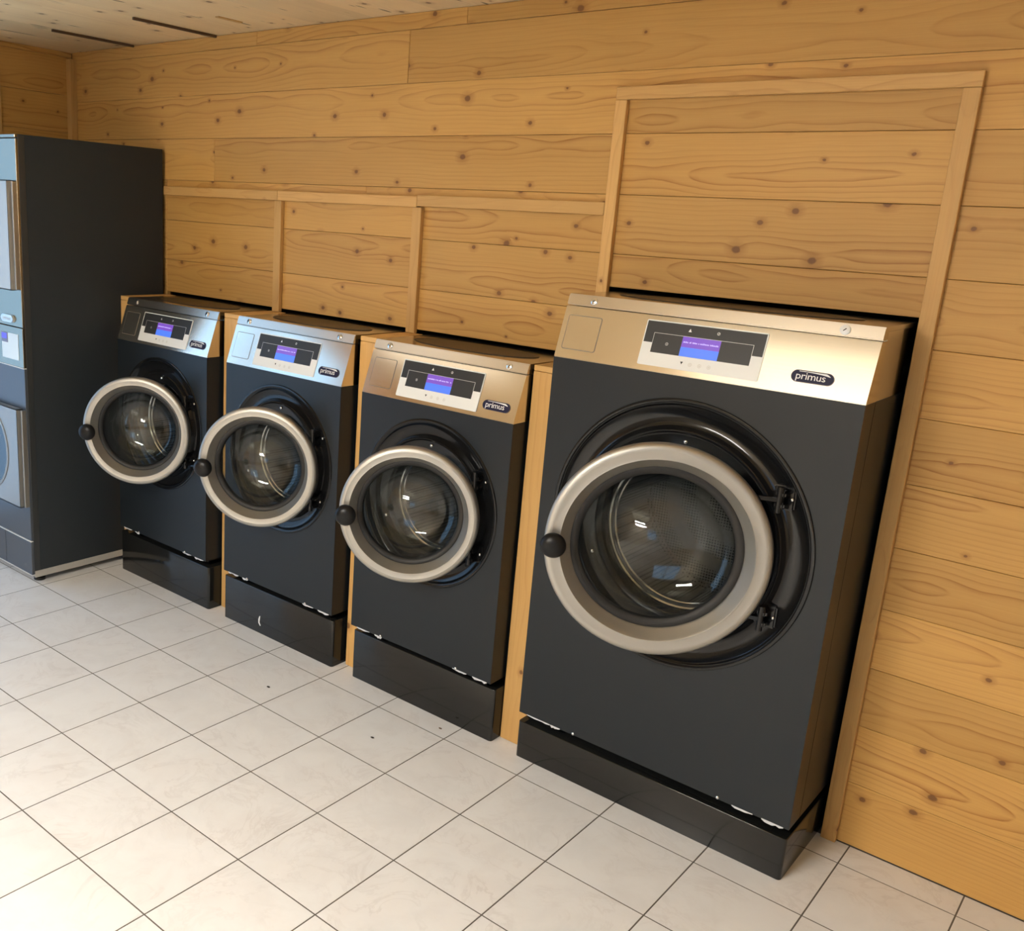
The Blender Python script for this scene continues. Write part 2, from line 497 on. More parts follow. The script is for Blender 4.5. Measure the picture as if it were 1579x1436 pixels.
# panels inside the tall frame
for a, b_ in ((zrow(11), 2.113), (zrow(10), zrow(11)), (zrow(9), zrow(10)), (1.535, zrow(9))):
    plank(1.1585, 2.1015, a, b_)
# three low panels above the small machines
for x0, x1 in ((-1.1662, -0.377), (-0.376, 0.3735), (0.3745, 1.157)):
    for a, b_ in ((zrow(9), 1.77), (zrow(8), zrow(9)), (1.307, zrow(8))):
        plank(x0, x1, a, b_)
# behind the dryer
for k in range(0, 9):
    plank(XL, -1.1672, max(0.002, zrow(k)), zrow(k + 1))
plank(XL, -1.1672, zrow(9), 1.77)

# service room behind the openings, unlit
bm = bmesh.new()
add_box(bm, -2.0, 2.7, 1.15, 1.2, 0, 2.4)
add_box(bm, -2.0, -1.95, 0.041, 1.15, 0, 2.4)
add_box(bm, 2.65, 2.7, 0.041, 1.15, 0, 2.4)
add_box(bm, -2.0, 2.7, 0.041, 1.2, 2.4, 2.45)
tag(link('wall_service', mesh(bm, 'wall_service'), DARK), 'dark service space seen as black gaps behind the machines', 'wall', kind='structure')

# ------------------------------------------------------------------ battens and trims
tn = [0]
def trim(label, x0, x1, z0, z1, y0, y1, vertical=False, mat=None, bev=0.0015):
    tn[0] += 1
    o = board('trim_%d' % tn[0], x0, x1, z0, z1, y0, y1, mat or WOODB, None, vertical, bev)
    return tag(o, label, 'trim', kind='structure')
T = -0.0194
trim('left stretch of the low horizontal batten, next to the dryer', -1.1662, -0.381, 1.750, 1.788, T, -0.0005)
trim('middle stretch of the low horizontal batten', -0.380, 0.371, 1.750, 1.788, T, -0.0005)
trim('right stretch of the low horizontal batten meeting the tall frame', 0.372, 1.138, 1.754, 1.793, T, -0.0005)
trim('short upright batten above the gap between first and second small machine', -0.398, -0.356, 1.294, 1.749, T, -0.0005, True)
trim('short upright batten above the gap between second and third small machine', 0.353, 0.395, 1.294, 1.749, T, -0.0005, True)
trim('top batten of the tall frame above the large machine', 1.1389, 2.1232, 2.0945, 2.1317, T, -0.0005)
trim('left upright batten of the tall frame, ending behind the large machine', 1.1389, 1.1772, 1.294, 2.0938, T, -0.0005, True)
trim('long right upright batten of the tall frame running down to the floor', 2.0818, 2.1232, 0.0005, 2.0938, T, -0.0005, True)
# boxed fillers between the machines: front boards and ledges on top
D = -0.2562
ZL = 1.2925
for nm, x0, x1 in (('left of the first small machine beside the dryer', -1.1650, -1.0925), ('between first and second small machine', -0.4211, -0.3295),
                   ('between second and third small machine', 0.3455, 0.4255), ('between third small machine and the large machine', 1.0870, 1.1870)):
    trim('upright wooden filler board ' + nm, x0, x1, 0.0005, ZL - 0.019, D, D + 0.018, True, WOODB)
    trim('wooden ledge on top of the filler ' + nm, x0, x1, ZL - 0.018, ZL, D, -0.0005, False, WOODB)

# ------------------------------------------------------------------ ceiling
ceil = box_obj('ceiling', XL - 0.12, XR + 0.12, YF - 0.12, 0.08, H + 0.022, H + 0.06, BACKING)
tag(ceil, 'rough pale spruce board ceiling with cracks', 'ceiling', kind='structure')
xs = [XL - 0.02]
for xx in (-1.68, -1.405, -1.10, -0.80, -0.50, -0.2):
    xs.append(xx)
while xs[-1] < XR: xs.append(xs[-1] + 0.3)
for a, b_ in zip(xs, xs[1:]):
    g = 0.0004
    cuts = [YF, random.uniform(-3.2, -1.6), 0.02]
    for y0, y1 in zip(cuts, cuts[1:]):
        if y1 - y0 < 0.03: continue
        ga = gb = g
        L_ = (y1 - y0) / 2; w = (b_ - a - ga - gb) / 2
        # local x along the board (room y), local z across, local y up
        bm = bmesh.new(); add_box(bm, -L_ + .0004, L_ - .0004, -0.011, 0.011, -w, w)
        o = link('ceiling_board', mesh(bm, 'ceiling_board'), WOODC, ceil)
        o.matrix_local = Matrix(((0, 0, 1, (a + b_ + ga - gb) / 2), (1, 0, 0, (y0 + y1) / 2), (0, 1, 0, H + 0.011 + random.uniform(0, .0012)), (0, 0, 0, 1)))
for xx in (-1.405, -0.80):  # strips whose dark colour stands in for open gaps between boards
    box_obj('gap_strip', -0.005, 0.005, -0.205, 0.205, -0.010, 0.0, simple('gap_strip_brown', (0.085, 0.045, 0.02), 0.7), ceil, 0, 1, (xx, -0.215, H))
box_obj('wood_patch', -0.010, 0.010, -0.06, 0.06, -0.003, 0.002, WOODB, ceil, 0.001, 1, (-0.463, -0.215, H))

# ------------------------------------------------------------------ left wall
def board_y(name, y0, y1, z0, z1, x, th, mat, parent, vertical=False):
    """board on a wall that runs along y; front face at x, thickness towards -x"""
    ly, lz = (y1 - y0) / 2, (z1 - z0) / 2
    if vertical:
        o = box_obj(name, -lz, lz, -th / 2, th / 2, -ly, ly, mat, parent, 0.001, 1)
        o.matrix_local = Matrix(((0, 1, 0, x - th / 2), (0, 0, 1, (y0 + y1) / 2), (1, 0, 0, (z0 + z1) / 2), (0, 0, 0, 1)))
    else:
        o = box_obj(name, -ly, ly, -th / 2, th / 2, -lz, lz, mat, parent, 0.001, 1)
        o.matrix_local = Matrix(((0, 1, 0, x - th / 2), (1, 0, 0, (y0 + y1) / 2), (0, 0, 1, (z0 + z1) / 2), (0, 0, 0, 1)))
    return o
WY0, WY1, WZ0, WZ1 = -2.65, -0.85, 0.05, 2.25       # glazed opening in the left wall
bm = bmesh.new()
add_box(bm, XL - 0.06, XL - 0.0215, WY1, 0.04, 0, H + 0.021)
add_box(bm, XL - 0.06, XL - 0.0215, YF, WY0, 0, H + 0.021)
add_box(bm, XL - 0.06, XL - 0.0215, WY0, WY1, WZ1, H + 0.021)
add_box(bm, XL - 0.06, XL - 0.022, WY0, WY1, 0, WZ0)
wall_left = link('wall_left', mesh(bm, 'wall_left'), BACKING)
tag(wall_left, 'short spruce board wall in the corner behind the dryer', 'wall', kind='structure')
for k in range(0, 14):
    a, b_ = max(0.002, zrow(k) + 0.03), min(zrow(k + 1) + 0.03, H)
    board_y('plank', -0.385, -0.001, a + G, b_ - G, XL, 0.021, WOOD, wall_left)
    board_y('plank', WY1, -0.43, a + G, b_ - G, XL, 0.021, WOOD, wall_left)
    board_y('plank', YF, WY0, a + G, b_ - G, XL, 0.021, WOOD, wall_left)
    if b_ > WZ1: board_y('plank', WY0 + .001, WY1 - .001, max(a, WZ1) + G, b_ - G, XL, 0.021, WOOD, wall_left)
o = board_y('trim_%d' % (tn[0] + 1), -0.43, -0.386, 0.001, H - .001, XL + 0.012, 0.03, WOODB, None, True); tn[0] += 1
tag(o, 'upright batten on the left wall at the picture edge above the dryer', 'trim', kind='structure')
o = board('trim_%d' % (tn[0] + 1), XL + 0.0005, XL + 0.042, 0.001, H - 0.035, -0.034, -0.0005, WOODB, None, True); tn[0] += 1
tag(o, 'upright corner batten where left wall and board wall meet', 'trim', kind='structure')

def window_x(n, label, x, y0, y1, z0, z1):
    o = thing('window_%d' % n, label, 'window', (x, (y0 + y1) / 2, z0)); o['kind'] = 'structure'
    hy, hz = (y1 - y0) / 2, z1 - z0
    f = 0.06
    n = 2; st = (2 * hy - f) / n
    for a in [(-hy, hy, 0, f), (-hy, hy, hz - f, hz)] + [(-hy + st * k, -hy + st * k + f, f, hz - f) for k in range(n + 1)]:
        box_obj('window_frame', -0.035, 0.03, a[0], a[1], a[2], a[3], FRAMEW, o, 0.003)
    for k in range(n):
        box_obj('pane', -0.006, 0.0, -hy + st * k + f, -hy + st * (k + 1), f, hz - f, PANE, o)
window_x(1, 'glazed front letting in daylight left of the dryer', XL - 0.02, WY0, WY1, WZ0, WZ1)

# ------------------------------------------------------------------ the side of the room behind the camera
bm = bmesh.new()
add_box(bm, XL - .05, 2.2, YF - 0.1, YF, 0, H); add_box(bm, 3.7, XR, YF - 0.1, YF, 0, H)
add_box(bm, 2.2, 3.7, YF - 0.1, YF, 0, 0.9); add_box(bm, 2.2, 3.7, YF - 0.1, YF, 2.1, H)
tag(link('wall_front', mesh(bm, 'wall_front'), PLASTER), 'pale plaster wall behind the viewer with a window', 'wall', kind='structure')
o = thing('window_2', 'window in the plaster wall behind the viewer', 'window', (2.95, YF - 0.05, 0.9)); o['kind'] = 'structure'
for a in ((-0.75, 0.75, 0, 0.06), (-0.75, 0.75, 1.14, 1.2), (-0.75, -0.69, 0.06, 1.14), (0.69, 0.75, 0.06, 1.14), (-0.03, 0.03, 0.06, 1.14)):
    box_obj('window_frame', a[0], a[1], -0.03, 0.03, a[2], a[3], FRAMEW, o, 0.003)
for a in ((-0.69, -0.03), (0.03, 0.69)):
    box_obj('pane', a[0], a[1], -0.004, 0.004, 0.06, 1.14, PANE, o)
bm = bmesh.new(); add_box(bm, XR, XR + 0.1, YF, 0.04, 0, H)
tag(link('wall_right', mesh(bm, 'wall_right'), PLASTER), 'pale plaster wall on the right, outside the picture', 'wall', kind='structure')

def lamp(label, x, y, lx, ly, LAMPM):
    o = thing('light_or_glow_panel', label, 'ceiling light', (x, y, H), 'ceiling lights')
    box_obj('housing', -lx / 2 - .02, lx / 2 + .02, -ly / 2 - .02, ly / 2 + .02, -0.055, -0.0005, FRAMEW, o, 0.006, 2)
    box_obj('diffuser', -lx / 2, lx / 2, -ly / 2, ly / 2, -0.07, -0.056, LAMPM, o, 0.004)
lamp('added warm ceiling panel reflected in the steel of the large machine', 1.20, -2.25, 1.15, 0.60, GLOWA)  # added glow, gives the large control panel its cream reflection
lamp('added warm ceiling panel reflected in the steel of the small machines', -1.10, -2.25, 1.0, 0.60, GLOWB)  # added glow panel, only brightens what the smaller control panels mirror
lamp('bright ceiling light behind the viewer', 1.15, -3.6, 1.2, 0.36, LAMPC)

# ------------------------------------------------------------------ washing machines
def rect_with_hole(bm, hw, z0, z1, y, cz, r, n=96):
    angs = [2 * math.pi * k / n for k in range(n)]
    for sx in (-1, 1):
        for zc in (z0, z1):
            angs.append(math.atan2(zc - cz, sx * hw) % (2 * math.pi))
    angs = sorted(angs)
    inner, outer = [], []
    for a in angs:
        c, s = math.cos(a), math.sin(a)
        t = 1e9
        if abs(c) > 1e-9: t = min(t, hw / abs(c))
        if s > 1e-9: t = min(t, (z1 - cz) / s)
        if s < -1e-9: t = min(t, (z0 - cz) / s)
        inner.append(bm.verts.new((r * c, y, cz + r * s)))
        outer.append(bm.verts.new((t * c, y, cz + t * s)))
    m = len(angs)
    for k in range(m):
        k2 = (k + 1) % m
        if (outer[k].co - outer[k2].co).length < 1e-7: continue
        bm.faces.new((inner[k], outer[k], outer[k2], inner[k2]))

def text_mesh(txt, size):
    cu = bpy.data.curves.new('lettering', 'FONT')
    cu.body = txt; cu.size = size; cu.align_x = 'CENTER'; cu.extrude = 0.0002; cu.space_character = 0.95
    cu.resolution_u = 4
    ob = bpy.data.objects.new('tmp', cu); COL.objects.link(ob)
    dg = bpy.context.evaluated_depsgraph_get(); dg.update()
    me = bpy.data.meshes.new_from_object(ob.evaluated_get(dg))
    bpy.data.objects.remove(ob); bpy.data.curves.remove(cu)
    return me

def washing_machine(label, mid, F, Wd, zb, zq, zp, zt, sback, R1, cz, ang, dcx, ro, pl, u_disp, u_coin, u_logo, u_locks, v_off, group, hinge, white_lock=False, seed=0):
    """origin on the floor below the middle of the front face; x right, y towards the wall"""
    rnd = random.Random(seed)
    t = thing('washing_machine', label, 'washing machine', (mid, F, 0), group)
    hw = Wd / 2
    dep = 0.72
    wallY = -F                                     # where the board wall stands
    # ---- body with a round opening
    bm = bmesh.new()
    rect_with_hole(bm, hw, zb, zp, 0, cz, R1 - 0.012)
    vs = {}
    def V(x, y, z):
        return bm.verts.new((x, y, z))
    for x in (-hw, hw):
        bm.faces.new((V(x, 0, zb), V(x, dep, zb), V(x, dep, zp), V(x, 0, zp)))
    bm.faces.new((V(-hw, 0, zb), V(hw, 0, zb), V(hw, dep, zb), V(-hw, dep, zb)))
    bm.faces.new((V(-hw, dep, zb), V(hw, dep, zb), V(hw, dep, zp), V(-hw, dep, zp)))
    bm.faces.new((V(-hw, 0, zp), V(hw, 0, zp), V(hw, dep, zp), V(-hw, dep, zp)))
    bmesh.ops.remove_doubles(bm, verts=bm.verts[:], dist=1e-5)
    es = [e for e in bm.edges if all(abs(v.co.y) < 1e-6 and abs(abs(v.co.x) - hw) < 1e-5 for v in e.verts)]
    bmesh.ops.bevel(bm, geom=es, offset=0.004, segments=2, affect='EDGES', profile=0.6)
    body = link('body', autosmooth(mesh(bm, 'body'), 30), BODY, t)
    # side seam of the front shell
    for s in (-1, 1):
        box_obj('side_seam', s * hw - 0.0006, s * hw + 0.0006, 0.082, 0.0835, zb + 0.002, zp - 0.002, BLACKM, body)
    for sx in (-0.27 * Wd, 0.27 * Wd):
        bm = bmesh.new(); lathe(bm, [(0, -0.003), (0.004, -0.0025), (0.005, 0.0)], 12, (sx, 0, zb + 0.004))
        link('screw', mesh(bm, 'screw', True), CHROME, body)
    # torn protective film along the lower edge
    for (a, l, h) in ((-hw + 0.03, 0.10 * Wd, 0.006), (-hw + 0.12, 0.035, 0.009), (hw - 0.16, 0.06, 0.005), (hw - 0.075, 0.06, 0.008)):
        bm = bmesh.new()
        n = 7
        top = []; bot = []
        for k in range(n):
            xx = a + l * k / (n - 1)
            top.append((xx, zb + 0.0015)); bot.append((xx, zb - h * (0.25 + 0.75 * rnd.random()) * (1 if 0 < k < n - 1 else 0.2)))
        fa = [bm.verts.new((x, -0.0008, z)) for x, z in top + bot[::-1]]
        fb = [bm.verts.new((x, 0.0006, z)) for x, z in top + bot[::-1]]
        bm.faces.new(fa); bm.faces.new(fb[::-1])
        for k in range(len(fa)): bm.faces.new((fa[k], fa[(k + 1) % len(fa)], fb[(k + 1) % len(fa)], fb[k]))
        link('film_scrap', mesh(bm, 'film_scrap'), SEAL, body)
    # ---- plinth and the set-back feet frame that carries the body
    px0, px1, py0 = pl
    bm = bmesh.new(); add_box(bm, px0, px1, py0, 0.55, 0.0005, zq)
    es = [e for e in bm.edges if abs(e.verts[0].co.z - e.verts[1].co.z) > 0.05]
    bmesh.ops.bevel(bm, geom=es, offset=0.010, segments=3, affect='EDGES', profile=0.5)
    es = [e for e in bm.edges if all(v.co.z > zq - 1e-4 for v in e.verts)]
    bmesh.ops.bevel(bm, geom=es, offset=0.0022, segments=2, affect='EDGES', profile=0.5)
    link('plinth', autosmooth(mesh(bm, 'plinth'), 50), BLACKP, t)
    box_obj('base_frame', -hw + 0.06, hw - 0.05, 0.055, 0.5, zq, zb, BLACKM, t)
    # ---- sloping control panel and steel top
    slope = Vector((0, sback, zt - zp)); L = slope.length; e = slope / L
    nrm = Vector((0, -e.z, e.y))
    def S(v): return (e.y * v, zp + e.z * v)
    v1, v2 = 0.1575, 0.1600
    bm = bmesh.new(); extrude_x(bm, [S(0), S(v1), (0.088, S(v1)[1]), (0.088, zp + 0.0005)], -hw, hw)
    bmesh.ops.bevel(bm, geom=[ed for ed in bm.edges if abs(ed.verts[0].co.x - ed.verts[1].co.x) > 0.1], offset=0.002, segments=2, affect='EDGES')
    cp = link('control_panel', autosmooth(mesh(bm, 'control_panel'), 30), STEEL, t)
    bm = bmesh.new(); extrude_x(bm, [S(v2), S(L), (wallY + 0.03, zt), (wallY + 0.03, zt - 0.012), (0.0895, zt - 0.012), (0.0895, S(v2)[1])], -hw, hw)
    bmesh.ops.bevel(bm, geom=[ed for ed in bm.edges if abs(ed.verts[0].co.x - ed.verts[1].co.x) > 0.1 and ed.verts[0].co.y < 0.085], offset=0.003, segments=2, affect='EDGES')
    top = link('steel_top', autosmooth(mesh(bm, 'steel_top'), 30), STEELTOP, t)
    box_obj('rear_side_panel', -hw + 0.0008, hw - 0.0008, 0.0905, wallY + 0.03, zp + 0.0005, zt - 0.0125, STEEL, t)
    # thin dark oval laid on the steel top, rim slightly raised
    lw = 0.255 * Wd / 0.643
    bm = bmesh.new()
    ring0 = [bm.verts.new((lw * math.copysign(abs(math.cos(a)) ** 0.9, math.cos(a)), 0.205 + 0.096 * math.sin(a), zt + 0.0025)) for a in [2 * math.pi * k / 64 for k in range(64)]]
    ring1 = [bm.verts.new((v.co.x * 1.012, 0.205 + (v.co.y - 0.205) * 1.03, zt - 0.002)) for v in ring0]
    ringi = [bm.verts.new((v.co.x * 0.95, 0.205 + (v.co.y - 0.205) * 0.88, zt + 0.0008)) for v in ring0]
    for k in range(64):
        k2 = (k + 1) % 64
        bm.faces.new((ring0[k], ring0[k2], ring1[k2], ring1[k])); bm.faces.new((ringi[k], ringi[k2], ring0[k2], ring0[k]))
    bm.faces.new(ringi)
    o = link('top_oval', autosmooth(mesh(bm, 'top_oval'), 40), OVAL, t); o['label'] = 'dark oval on the steel top'
    # ---- things on the sloping panel
    Mx = Matrix(((1, 0, 0, -hw), (0, e.y, nrm.y, 0), (0, e.z, nrm.z, zp), (0, 0, 0, 1)))     # (u, v, height) -> local
    def flat(name, pts, h0, h1, mat, par=cp):
        bm = bmesh.new()
        a = [bm.verts.new(Mx @ Vector((u, v, h1))) for u, v in pts]; b_ = [bm.verts.new(Mx @ Vector((u, v, h0))) for u, v in pts]
        bm.faces.new(a); bm.faces.new(b_[::-1]); n = len(pts)
        for k in range(n): bm.faces.new((a[k], a[(k + 1) % n], b_[(k + 1) % n], b_[k]))
        return link(name, mesh(bm, name), mat, par)
    uc = u_coin
    flat('coin_plate_gap', rrect(uc[0] - .002, uc[1] + .002, 0.0275, 0.1308, 0.007), -0.001, 0.0006, COINGAP)
    flat('coin_plate', rrect(uc[0], uc[1], 0.0295, 0.1288, 0.005), -0.001, 0.0012, STEEL)
    du, dv = u_disp, v_off
    flat('display_frame', rrect(du, du + 0.342, 0.0165 + dv, 0.1447 + dv, 0.004), -0.001, 0.0016, WHITE)
    b0 = 0.0812 + dv
    flat('display_mask', [(du + .003, b0), (du + .339, b0), (du + .339, 0.1415 + dv), (du + .003, 0.1415 + dv)], 0.0012, 0.0019, DISP)
    w0, w1, z0, z1 = du + 0.0305, du + 0.3105, 0.0540 + dv, 0.1088 + dv
    flat('display_window', [(w0, z0), (w1, z0), (w1, z1), (w0, z1)], 0.0012, 0.0023, DISP)
    q = 0.0009
    for nm_, pts in (('line', [(w0 - q, z1), (w1 + q, z1), (w1 + q, z1 + q), (w0 - q, z1 + q)]), ('line', [(w0 - q, b0), (w0, b0), (w0, z1), (w0 - q, z1)]), ('line', [(w1, b0), (w1 + q, b0), (w1 + q, z1), (w1, z1)])):
        flat('window_outline', pts, 0.0012, 0.0024, PRINT)
    s0, s1 = du + 0.1155, du + 0.2235
    flat('screen', [(s0, z0 + .0003), (s1, z0 + .0003), (s1, 0.0795 + dv), (s0, 0.0795 + dv)], 0.0018, 0.0027, SCRBLUE)
    flat('screen_banner', [(s0, 0.0795 + dv), (s1, 0.0795 + dv), (s1, z1 - .0003), (s0, z1 - .0003)], 0.0018, 0.0027, SCRPURP)
    bm = bmesh.new(); uu = s0 + 0.004
    while uu < s1 - 0.005:                       # a line of tiny unreadable letters
        wl = rnd.uniform(0.0012, 0.0022); hh = rnd.choice((0.0032, 0.0032, 0.0042))
        if rnd.random() > 0.14: add_box(bm, uu, uu + wl, 0.0915 + dv, 0.0915 + hh + dv, 0.0026, 0.0029, Mx)
        uu += wl + 0.0009
    link('screen_text', mesh(bm, 'screen_text'), SCRTEXT, cp)
    bm = bmesh.new()
    for k in range(20):
        a0, a1 = 2 * math.pi * k / 20, 2 * math.pi * (k + 1) / 20
        c_ = (s0 + 0.058, 0.0667 + dv)
        pts = [(c_[0] + r_ * math.cos(a_), c_[1] + r_ * 0.75 * math.sin(a_)) for a_, r_ in ((a0, 0.0105), (a1, 0.0105), (a1, 0.0098), (a0, 0.0098))]
        bm.faces.new([bm.verts.new(Mx @ Vector((u, v, 0.0029))) for u, v in pts])
    add_box(bm, s0 + 0.0525, s0 + 0.0635, 0.0655 + dv, 0.0662 + dv, 0.0027, 0.0029, Mx)
    link('screen_icon', mesh(bm, 'screen_icon'), simple('screen_icon_blue', (0.02, 0.03, 0.1), 0.3, emit=(0.07, 0.16, 0.70)), cp)
    a = du + 0.1305
    flat('arrow_up', [(a - .0045, 0.1225 + dv), (a + .0045, 0.1225 + dv), (a, 0.1315 + dv)], 0.0018, 0.0023, PRINT)
    a = du + 0.1285
    flat('arrow_down', [(a - .004, 0.0395 + dv), (a, 0.0320 + dv), (a + .004, 0.0395 + dv)], 0.0015, 0.0020, DISP)
    def disc(name, u, v, r, mat, hole=0.0, h=0.0024, n=20):
        bm = bmesh.new()
        o_ = [bm.verts.new(Mx @ Vector((u + r * math.cos(2 * math.pi * k / n), v + r * math.sin(2 * math.pi * k / n), h))) for k in range(n)]
        if hole:
            i_ = [bm.verts.new(Mx @ Vector((u + hole * math.cos(2 * math.pi * k / n), v + hole * math.sin(2 * math.pi * k / n), h))) for k in range(n)]
            for k in range(n): bm.faces.new((o_[k], o_[(k + 1) % n], i_[(k + 1) % n], i_[k]))
        else:
            bm.faces.new(o_)
        return link(name, mesh(bm, name), mat, cp)
    disc('button_symbol', du + 0.211, 0.1272 + dv, 0.0042, PRINT, 0.0031)
    flat('button_symbol', [(du + .2095, 0.1250 + dv), (du + .2105, 0.1250 + dv), (du + .2130, 0.1292 + dv), (du + .2120, 0.1292 + dv)], 0.0018, 0.0024, PRINT)
    disc('button_symbol', du + 0.0735, 0.0815 + dv, 0.0042, PRINT, 0.0034, 0.0026)
    flat('button_symbol', [(du + .0730, 0.0797 + dv), (du + .0742, 0.0797 + dv), (du + .0742, 0.0832 + dv), (du + .0730, 0.0832 + dv)], 0.0018, 0.0026, PRINT)
    for k in range(3):
        disc('button_mark', du + 0.1535 + 0.0266 * k, 0.0340 + dv, 0.0052, PRINTG, 0.0040, 0.0019)
        disc('button_mark', du + 0.1535 + 0.0266 * k, 0.0340 + dv, 0.0018, PRINTG, 0.0, 0.0019)
    # badge
    bu, bv, bw, bh = u_logo, 0.0478 + dv, 0.1025, 0.0290
    flat('badge_rim', rrect(bu - .0012, bu + bw + .0012, bv - bh / 2 - .0012, bv + bh / 2 + .0012, bh / 2 + .0011, 10), -0.001, 0.0018, CHROME if False else simple('badge_rim', (0.10, 0.09, 0.09), 0.3, 0.5))
    flat('badge', rrect(bu, bu + bw, bv - bh / 2, bv + bh / 2, bh / 2 - 0.0001, 10), -0.001, 0.0026, NAVY)
    sw = [(bu + 0.017, bv + 0.0128)]
    for k in range(9):
        sw.append((bu + 0.017 + 0.078 * k / 8, bv + 0.0128 - 0.0012 - 0.0060 * (k / 8) ** 2.6))
    for k in range(7):
        sw.append((bu + 0.0945 - 0.010 * (k / 6) ** 1.2, bv + 0.0056 + 0.0074 * (k / 6) ** 0.8))
    flat('badge_swoosh', sw, 0.0018, 0.0030, PRINT)
    me = text_mesh('primus', 0.0270)
    xsz = [v.co.x for v in me.vertices]
    kx = 0.072 / (max(xsz) - min(xsz))
    me.transform(Matrix.Diagonal((kx, 0.95, 1, 1)))
    me.transform(Mx @ Matrix.Translation((bu + 0.0475, bv - 0.0075, 0.0032)))
    link('lettering', me, PRINT, cp)
    # cam locks
    for k, ul in enumerate(u_locks):
        c0 = Mx @ Vector((ul, 0.1768, 0))
        rotm = Mx.to_3x3().to_4x4()
        bm = bmesh.new()
        rr = 0.0125 if (white_lock and k == 1) else 0.0105
        lathe(bm, [(0, 0.004), (rr * .8, 0.004), (rr, 0.0025), (rr, -0.001)], 24)
        for v in bm.verts: v.co = Vector((v.co.x, v.co.z, v.co.y))
        me = autosmooth(mesh(bm, 'lock'), 40); me.transform(rotm); me.transform(Matrix.Translation(c0))
        lk = link('lock', me, PRINT if (white_lock and k == 1) else CHROME, top)
        bm = bmesh.new(); add_box(bm, -0.0045, 0.0045, -0.0011, 0.0011, 0.003, 0.0043)
        me = mesh(bm, 'key_slot'); me.transform(rotm @ Matrix.Rotation(0.35 + 0.4 * k, 4, 'Z')); me.transform(Matrix.Translation(c0))
        link('key_slot', me, BLACKM, top)
    # ---- round black surround, drum mouth and drum
    R = R1
    prof = [(R + .003, 0.0), (R + .001, -.0035), (R - .005, -.0045), (R - .010, -.002), (R - .014, .005), (R - .020, .011), (.87 * R, .016), (.82 * R, .016), (.80 * R, .009),
            (.792 * R, -.004), (.783 * R, -.008), (.772 * R, -.006), (.762 * R, .001), (.74 * R, .006), (.66 * R, .008), (.62 * R, .012), (.60 * R, .022), (.595 * R, .07)]
    sur = lathe_obj('porthole_surround', prof, BLACKG, t, 112, (0, 0, cz), deg=50)
    for a in (90, 205, 335):
        bm = bmesh.new(); lathe(bm, [(0, -.004), (.0045, -.003), (.006, 0.0)], 14, (0.70 * R * math.cos(math.radians(a)), 0.0065, cz + 0.70 * R * math.sin(math.radians(a))))
        link('screw', mesh(bm, 'screw', True), CHROME, sur)
    dr = lathe_obj('drum', [(.60 * R, .071), (.78 * R, .085), (.80 * R, .10), (.80 * R, .46), (.76 * R, .48), (.2 * R, .50), (0, .50)], DRUM, t, 72, (0, 0, cz), deg=40)
    lathe_obj('drum_lip', [(.598 * R, .066), (.60 * R, .060), (.588 * R, .056), (.578 * R, .060), (.582 * R, .068), (.592 * R, .070)], CHROME, dr, 72, (0, 0, cz), True)
    lathe_obj('drum_lip', [(.560 * R, .074), (.563 * R, .069), (.554 * R, .066), (.547 * R, .069), (.550 * R, .075), (.558 * R, .077)], CHROME, dr, 72, (0, 0, cz), True)
    lathe_obj('drum_lip_seal', [(.580 * R, .070), (.563 * R, .073), (.563 * R, .080), (.580 * R, .078)], RUBBER, dr, 72, (0, 0, cz), True)
    for k in range(3):
        a = math.radians(100 + 120 * k)
        bm = bmesh.new()
        add_box(bm, -0.03, 0.03, 0.10, 0.46, -0.80 * R, -0.62 * R)
        for v in bm.verts:
            if v.co.z > -0.7 * R: v.co.x *= 0.35
        me = mesh(bm, 'drum_paddle'); me.transform(Matrix.Translation((0, 0, cz)) @ Matrix.Rotation(a, 4, 'Y'))
        link('drum_paddle', me, DRUM, dr)
    # ---- door, swung open a little on its right-hand hinges
    dy = -0.03 - ro * math.sin(ang)
    prof = [(ro - .006, .024), (ro - .001, .019), (ro, .012), (ro, -.002), (ro - .003, -.008), (ro - .009, -.0115), (ro - .016, -.0125), (.93 * ro, -.0120), (.865 * ro, -.0085),
            (.856 * ro, -.0090), (.849 * ro, -.0070), (.842 * ro, -.002), (.775 * ro, .022), (.765 * ro, .028), (.765 * ro, .034), (.80 * ro, .036), (.95 * ro, .028)]
    door = lathe_obj('door', prof, RING, t, 128, close=True, deg=40, loc=(dcx, dy, cz), rot=(0, 0, ang))
    door['label'] = 'round satin steel door ring standing ajar'
    lathe_obj('gasket', [(.785 * ro, .030), (.765 * ro, .0265), (.74 * ro, .026), (.705 * ro, .030), (.690 * ro, .036), (.690 * ro, .050), (.76 * ro, .052), (.80 * ro, .042)], RUBBER, door, 112, close=True)
    gi = [(.695 * ro, .034), (.675 * ro, .050), (.64 * ro, .070), (.58 * ro, .089), (.49 * ro, .106), (.38 * ro, .119), (.22 * ro, .128), (0, .131)]
    go = [(0, .137), (.22 * ro, .134), (.385 * ro, .1245), (.50 * ro, .111), (.595 * ro, .093), (.657 * ro, .073), (.693 * ro, .052), (.712 * ro, .034)]
    g = lathe_obj('glass_bowl', gi + go, GLASS, door, 96, deg=50)
    # close the rim of the bowl
    bm = bmesh.new(); bm.from_mesh(g.data)
    bmesh.ops.holes_fill(bm, edges=[e_ for e_ in bm.edges if e_.is_boundary], sides=0) if False else None
    be = [e_ for e_ in bm.edges if e_.is_boundary]
    if be: bmesh.ops.bridge_loops(bm, edges=be)
    bmesh.ops.recalc_face_normals(bm, faces=bm.faces[:])
    bm.to_mesh(g.data); bm.free()
    lathe_obj('rim_seal', [(.735 * ro, .044), (.715 * ro, .060), (.725 * ro, .064), (.75 * ro, .05)], RUBBER, door, 96, close=True)
    # knob on the left
    kx_ = -(ro - 0.028)
    kr = 0.0355
